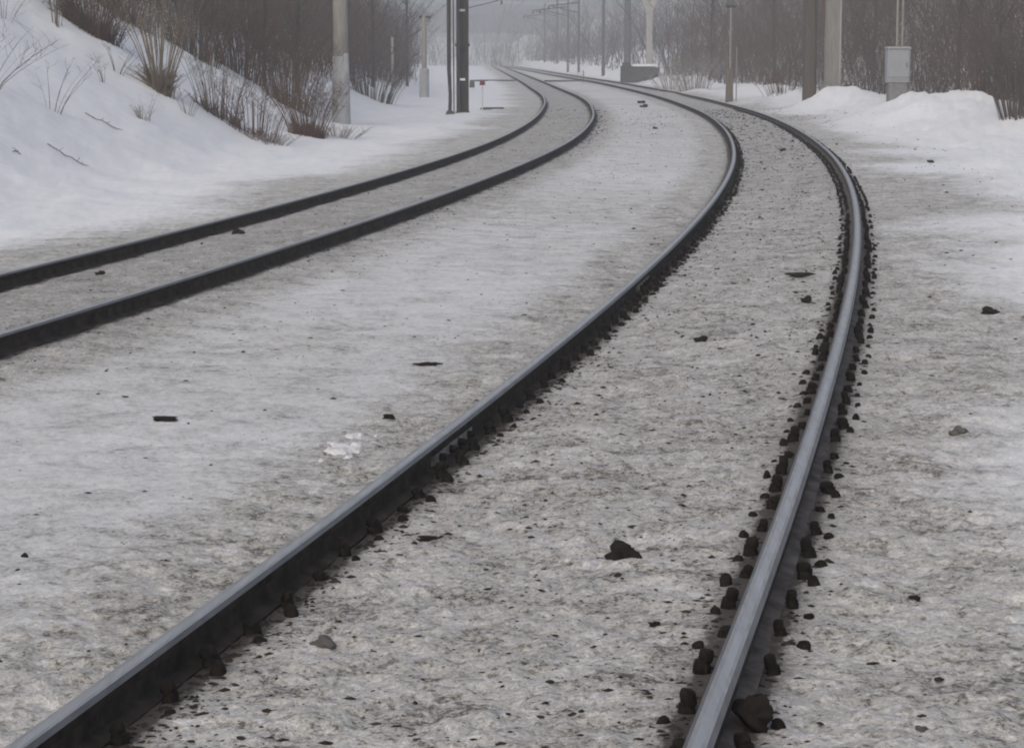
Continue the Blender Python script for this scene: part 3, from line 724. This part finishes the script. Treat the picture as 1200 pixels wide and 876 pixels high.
# pale thin post, grey post left
def post(name, label, u, Y, w, top, mat, foot=None, cat='post'):
    l = at(u, Y); r = thing(name, label, cat, l); H = (z_at(top, Y) if top is not None else 9) - l[2]
    b = MB(); b.tube([(0, 0, -.3), (0, 0, H*.5), (0, 0, H - .02), (0, 0, H)], [w/2, w*.47, w*.44, w*.36], 10); b.build('shaft', mat, r, None, True)
    if foot: b = MB(); b.tube([(0, 0, -.3), (0, 0, foot[1] - .06), (0, 0, foot[1])], [foot[0]/2, foot[0]*.48, foot[0]*.4], 10); b.build('footing', foot[2], r)
    return r
post('concrete_post', 'slim pale post against the brown thicket, left of the far grey post', 461, 108, .13, 44, M['paleconc'])
r_ = post('concrete_post', 'grey post with thick pale foot and short crossarm by the left thicket', 498, 106, .24, 20, M['concrete'], (.44, 1.25, M['sleeve']))
b = MB(); b.box((.02, 0, z_at(21, 106) - r_.location[2]), (.5, .1, .1)); b.build('crossarm', M['mast'], r_)
# little red-headed marker
l = at(565.5, 78); r = thing('track_marker', 'thin pale track marker with small dark red head left of the bend', 'marker', l)
b = MB(); b.tube([(0, 0, -.1), (0, 0, .86)], .022, 8); b.build('stake', M['white'], r)
b = MB(); b.box((0, 0, .87), (.19, .05, .13), 0, .8, .02); b.build('head', M['red'], r)
l = at(553.5, 140); r = thing('track_post', 'low dark stub post just right of the twin channel mast in snow', 'post', l)
b = MB(); b.box((0, 0, .2), (.32, .2, .55), 0, .85, .04); b.build('stub', M['stone'], r); b = MB(); b.box((0, 0, .5), (.3, .2, .06), 0, .7, .05); b.build('snow_cap', M['snowlump'], r)
x, y = px2g(577, 128.5); b = MB(); b.box((0, 0, .03), (.85, .14, .09), .12, .9, .03)
tag(b.build('plank', M['wood'], None, (x, y, gz(x, y))), 'dark short plank lying in snow beside the red headed marker', 'plank')
# cabinet on the right
Y = 63; l = at(1048, Y); zb = z_at(96, Y) - l[2]; zt = z_at(57, Y) - l[2]
r = thing('relay_cabinet', 'pale grey metal cabinet raised on a stand behind the right snow mound', 'cabinet', l)
b = MB(); b.box((0, 0, (zb + zt)/2), (.60, .42, zt - zb), 0, 1, .015); b.build('body', M['cabinet'], r)
b = MB(); b.box((0, -.222, (zb + zt)/2 + .02), (.52, .02, zt - zb - .12), 0, 1, .01); d = b.build('door', M['cabinet'], r)
b = MB(); b.box((.2, -.24, (zb + zt)/2), (.03, .03, .12)); b.build('handle', M['cableg'], d)
b = MB(); b.box((0, 0, zt + .02), (.66, .5, .05), 0, .9, .02); b.build('lid', M['cabinet'], r)
b = MB(); b.box((0, -.226, zb + .13), (.56, .014, .03)); b.build('ledge', M['cableg'], r)
b = MB(); b.box((0, 0, zb/2 - .15), (.50, .36, zb + .28), 0, 1, .02); b.build('stand', M['cableg'], r)
l2 = at(1050, Y + .45); r = thing('pipe_pole', 'thin pair of upright pipes rising behind the grey cabinet', 'pole', l2)
for dx in (-.07, .07): b = MB(); b.tube([(dx, 0, -.2), (dx, 0, 8)], .03, 8); b.build('pipe', M['concrete'], r)
# dark square post + concrete post, right
l = at(946, 79); r = thing('wooden_mast', 'dark brown square mast on the right bank beside the outer rail', 'mast', l)
b = MB(); b.box((0, 0, 4.2), (.42, .36, 9), .06, .85, .03); b.build('shaft', M['wood'], r); b = MB(); b.box((.16, -.17, 4.2), (.07, .05, 8.6), .06, 1, .01); b.build('rib', M['mast'], r)
l = at(972, 81); r = thing('concrete_post', 'tall pale grey concrete post right behind the dark square mast', 'post', l)
b = MB(); b.box((0, 0, 4), (.5, .42, 9), 0, .86, .03); b.build('shaft', M['concrete'], r); b = MB(); b.box((.24, -.16, 4), (.06, .12, 8.8), 0, .9, .01); b.build('rib', M['paleconc'], r)
b = MB(); b.box((-.02, -.02, .12), (.66, .6, .7), 0, .9, .08); b.build('footing', M['concrete'], r)
# stump with a rod
l = at(853, 92); r = thing('wooden_post', 'short brown wooden post carrying a thin rod by the outer rail', 'post', l)
b = MB(); b.box((0, 0, .45), (.27, .24, 1.7), .2, .85, .03); b.build('stub', M['stump'], r); b = MB(); b.tube([(.02, 0, 1.), (.03, 0, 3.6)], .035, 8); b.build('rod', M['concrete'], r)
b = MB(); b.box((.03, 0, 3.62), (.4, .06, .09)); b.build('crossarm', M['mast'], r)
l = at(861, 90); r = thing('marker_rod', 'very thin upright rod right of the short brown wooden post', 'rod', l)
b = MB(); b.tube([(0, 0, -.1), (0, 0, 2.0)], .022, 6); b.build('rod', M['concrete'], r)
l = at(683, 165); r = thing('marker_rod', 'thin dark stake beside the far end of the right track', 'rod', l)
b = MB(); b.tube([(0, 0, -.1), (0, 0, .85)], .03, 6); b.build('stake', M['wood'], r)
# forked pale column on a dark plinth
Yp = 168; zg = z_at(92, Yp)
x = (745 - 600)/2800*Yp; zp = z_at(77, Yp)
r = thing('stone_abutment', 'dark stone abutment with a snowy top at the far right of the tracks', 'abutment', (x, Yp, zg))
b = MB(); V = []
b.add([(-1.05, -1.2, -.5), (.5, -1.2, -.5), (1.5, -1.2, .62), (1.5, -1.2, .8), (-1.05, -1.2, zp - zg), (-1.05, 2, -.5), (1.5, 2, -.5), (1.5, 2, .8), (-1.05, 2, zp - zg)],
      [(0, 1, 2, 3, 4), (5, 8, 7, 6), (0, 4, 8, 5), (4, 3, 7, 8), (3, 2, 6, 7), (0, 5, 6, 1), (1, 6, 2)]); b.build('block', M['stone'], r)
b = MB(); b.box((.5, .4, zp - zg + .04), (1.9, 3, .16), 0, .92, .1); b.build('snow_cap', M['snowlump'], r)
b = MB(); b.box((-.75, -1.0, zp - zg + .1), (.6, .6, .3), .1, .8, .05); b.build('stone_cap', M['stone'], r)
x = (760 - 600)/2800*Yp
r = thing('forked_column', 'pale concrete column forking into arms above the dark abutment', 'column', (x, Yp + .6, zp))
b = MB(); hh = z_at(11, Yp) - zp; b.box((0, 0, hh/2 - .1), (.46, .42, hh + .2), 0, .9, .04); b.build('shaft', M['paleconc'], r)
for s in (-1, 1):
    b = MB(); yy_ = .2 - .006*(s > 0); b.add([(-.2*s, -yy_, hh - .25), (.21*s, -yy_, hh - .25), (.9*s, -yy_, hh + 1.5), (.35*s, -yy_, hh + 1.5), (-.2*s, yy_, hh - .25), (.21*s, yy_, hh - .25), (.9*s, yy_, hh + 1.5), (.35*s, yy_, hh + 1.5)],
        [(0, 1, 2, 3), (4, 7, 6, 5), (0, 4, 5, 1), (1, 5, 6, 2), (2, 6, 7, 3), (3, 7, 4, 0)]); b.build('arm', M['paleconc'], r)
b = MB(); b.box((0, 0, hh + 1.7), (2.4, .5, .4), 0, 1, .03); b.build('beam', M['paleconc'], r)
# distant masts
def far_mast(label, u, Y, w, arm=None, mat='farpole', top=8.5):
    l = at(u, Y); r = thing('line_mast', label, 'mast', l, 'distant masts along the tracks')
    b = MB(); b.tube([(0, 0, -.4), (0, 0, top*.6), (0, 0, top)], [w/2, w*.44, w*.36], 8); b.build('shaft', M[mat], r)
    if arm:
        b = MB(); b.tube([(0, 0, 6.9), (arm, 0, 6.6)], .06, 6); b.tube([(0, 0, 5.9), (arm*.9, 0, 6.55)], .05, 6); b.build('cantilever', M['mast'], r)
        b = MB(); b.tube([(arm, 0, 6.55), (arm, 0, 6.2)], .09, 6); b.build('insulator', M['mast'], r)
far_mast('wide hazy mast just left of the pale forked column', 734, 200, .62)
far_mast('slim dark far mast standing left of the wide hazy mast', 706, 205, .30)
far_mast('far mast with an arm, second pair left of the slim dark mast, taller one', 677.5, 240, .26, -3)
far_mast('far mast with an arm, just left of the taller armed one', 665, 258, .26, -3)
far_mast('faint far mast, left one of the three close together in the fog', 652.5, 300, .28, -3)
far_mast('faintest far mast in the fog above the meeting point of the rails', 638, 350, .3, -3)
far_mast('faint lone mast in the fog left of where the rails vanish', 548, 210, .25, 3)
# overhead wires
for tr, nm in (('R', 'right'), ('L', 'left')):
    for hz, sag, lb, wn in ((6.2, 0, 'lower contact wire', 'contact_wire'), (7.6, 1.0, 'upper carrier wire', 'carrier_wire')):
        f_ = xR if tr == 'R' else xL; b = MB(); pts = []
        for yy in np.arange(80, 451, 10.): pts.append((float(f_(yy)), yy, hz - sag*(1 - (2*((yy % 60)/60) - 1)**2) - .15))
        b.tube(pts, .014, 5); tag(b.build(wn, M['wire']), f'{lb} hanging in the fog above the {nm} track', 'wire')
# trodden crossing far away: dark boards across both tracks
yc = 172.
for k, (xa, xb, lb) in enumerate(((-3.0, float(xL(yc)) - 1.0, 'dark low crossing board left of the far tracks'), (float(xL(yc)) + 1.0, float(xR(yc)) - 1.0, 'dark low crossing board lying between the two far tracks'))):
    xm = (xa + xb)/2; b = MB(); b.box((0, 0, .05), (xb - xa, .7, .12), 0, .97, .04)
    tag(b.build('crossing_board', M['stone'], None, (xm, yc, gz(xm, yc))), lb, 'crossing board')
# far snowy hill in the fog
def far_hill():
    xs = np.linspace(-500, 500, 120); ys = np.linspace(520, 760, 30)
    X, Yy = np.meshgrid(xs, ys); Z = 4 + (Yy - 520)*.12 + 10*fbm(X*.012, Yy*.012, 4, 3)*sst(520, 600, Yy)
    Z[0] = -3; i = np.arange(X.size).reshape(X.shape); q = np.stack([i[:-1, :-1], i[:-1, 1:], i[1:, 1:], i[1:, :-1]], -1).reshape(-1, 4)
    m, nt, bb = newmat('hill_wood_and_snow'); pos = N(nt, 'ShaderNodeNewGeometry').outputs['Position']
    mp = N(nt, 'ShaderNodeMapping'); mp.inputs['Scale'].default_value = (.25, 1, 1); nt.links.new(pos, mp.inputs['Vector'])
    nt.links.new(mixc(nt, ramp(nt, noise(nt, mp.outputs['Vector'], .06, 5, .6), [(.5, 0.), (.75, 1.)]), (.10, .10, .10), (.4, .41, .43)), bb.inputs['Base Color']); bb.inputs['Roughness'].default_value = .9
    tag(link('hill', mesh_np('hill', np.stack([X.ravel(), Yy.ravel(), Z.ravel()], 1), quads=q, smooth=True, mats=[m])), kind='structure')
far_hill()

# ------------------------------------------------------------------ haze
def haze():
    me = bpy.data.meshes.new('haze'); x0, x1, y0, y1, z0, z1 = -900, 900, -80, 1700, -6, 75
    V = [(x, y, z) for z in (z0, z1) for y in (y0, y1) for x in (x0, x1)]
    me.from_pydata(V, [], [(0, 2, 3, 1), (4, 5, 7, 6), (0, 1, 5, 4), (2, 6, 7, 3), (0, 4, 6, 2), (1, 3, 7, 5)])
    m = bpy.data.materials.new('haze'); m.use_nodes = True; nt = m.node_tree; nt.nodes.clear()
    o = N(nt, 'ShaderNodeOutputMaterial'); v = N(nt, 'ShaderNodeVolumePrincipled')
    v.inputs['Color'].default_value = (.84, .87, .905, 1); v.inputs['Density'].default_value = HAZE; v.inputs['Anisotropy'].default_value = 0.2
    nt.links.new(v.outputs[0], o.inputs['Volume']); me.materials.append(m)
    tag(link('haze', me), kind='stuff')
HAZE = .0019
haze()

# ------------------------------------------------------------------ light
w = bpy.data.worlds.new('World'); S.world = w; w.use_nodes = True; nt = w.node_tree
sky = nt.nodes.new('ShaderNodeTexSky'); sky.sky_type = 'NISHITA'; sky.sun_disc = False
EL, AZ = R(38), R(205)
sky.sun_elevation = EL; sky.sun_rotation = AZ; sky.air_density = 1.0; sky.dust_density = 4.8; sky.ozone_density = .15
bg = nt.nodes['Background']; nt.links.new(sky.outputs[0], bg.inputs['Color']); bg.inputs['Strength'].default_value = .12
sl = bpy.data.lights.new('sun', 'SUN'); so = bpy.data.objects.new('sun', sl); COL.objects.link(so)
sl.energy = .75; sl.angle = R(60); sl.color = (1, .985, .96)
dv = Vector((math.sin(AZ)*math.cos(EL), math.cos(AZ)*math.cos(EL), math.sin(EL)))
so.rotation_euler = dv.to_track_quat('Z', 'Y').to_euler(); so.location = (0, 0, 60)
S.view_settings.view_transform = 'Standard'; S.view_settings.look = 'None'; S.view_settings.exposure = .12; S.view_settings.gamma = 1; S.view_settings.use_curve_mapping = False
S.cycles.use_denoising = True
S.cycles.max_bounces = 8; S.cycles.volume_bounces = 2
try: S.cycles.filter_width = 2.0
except Exception: pass
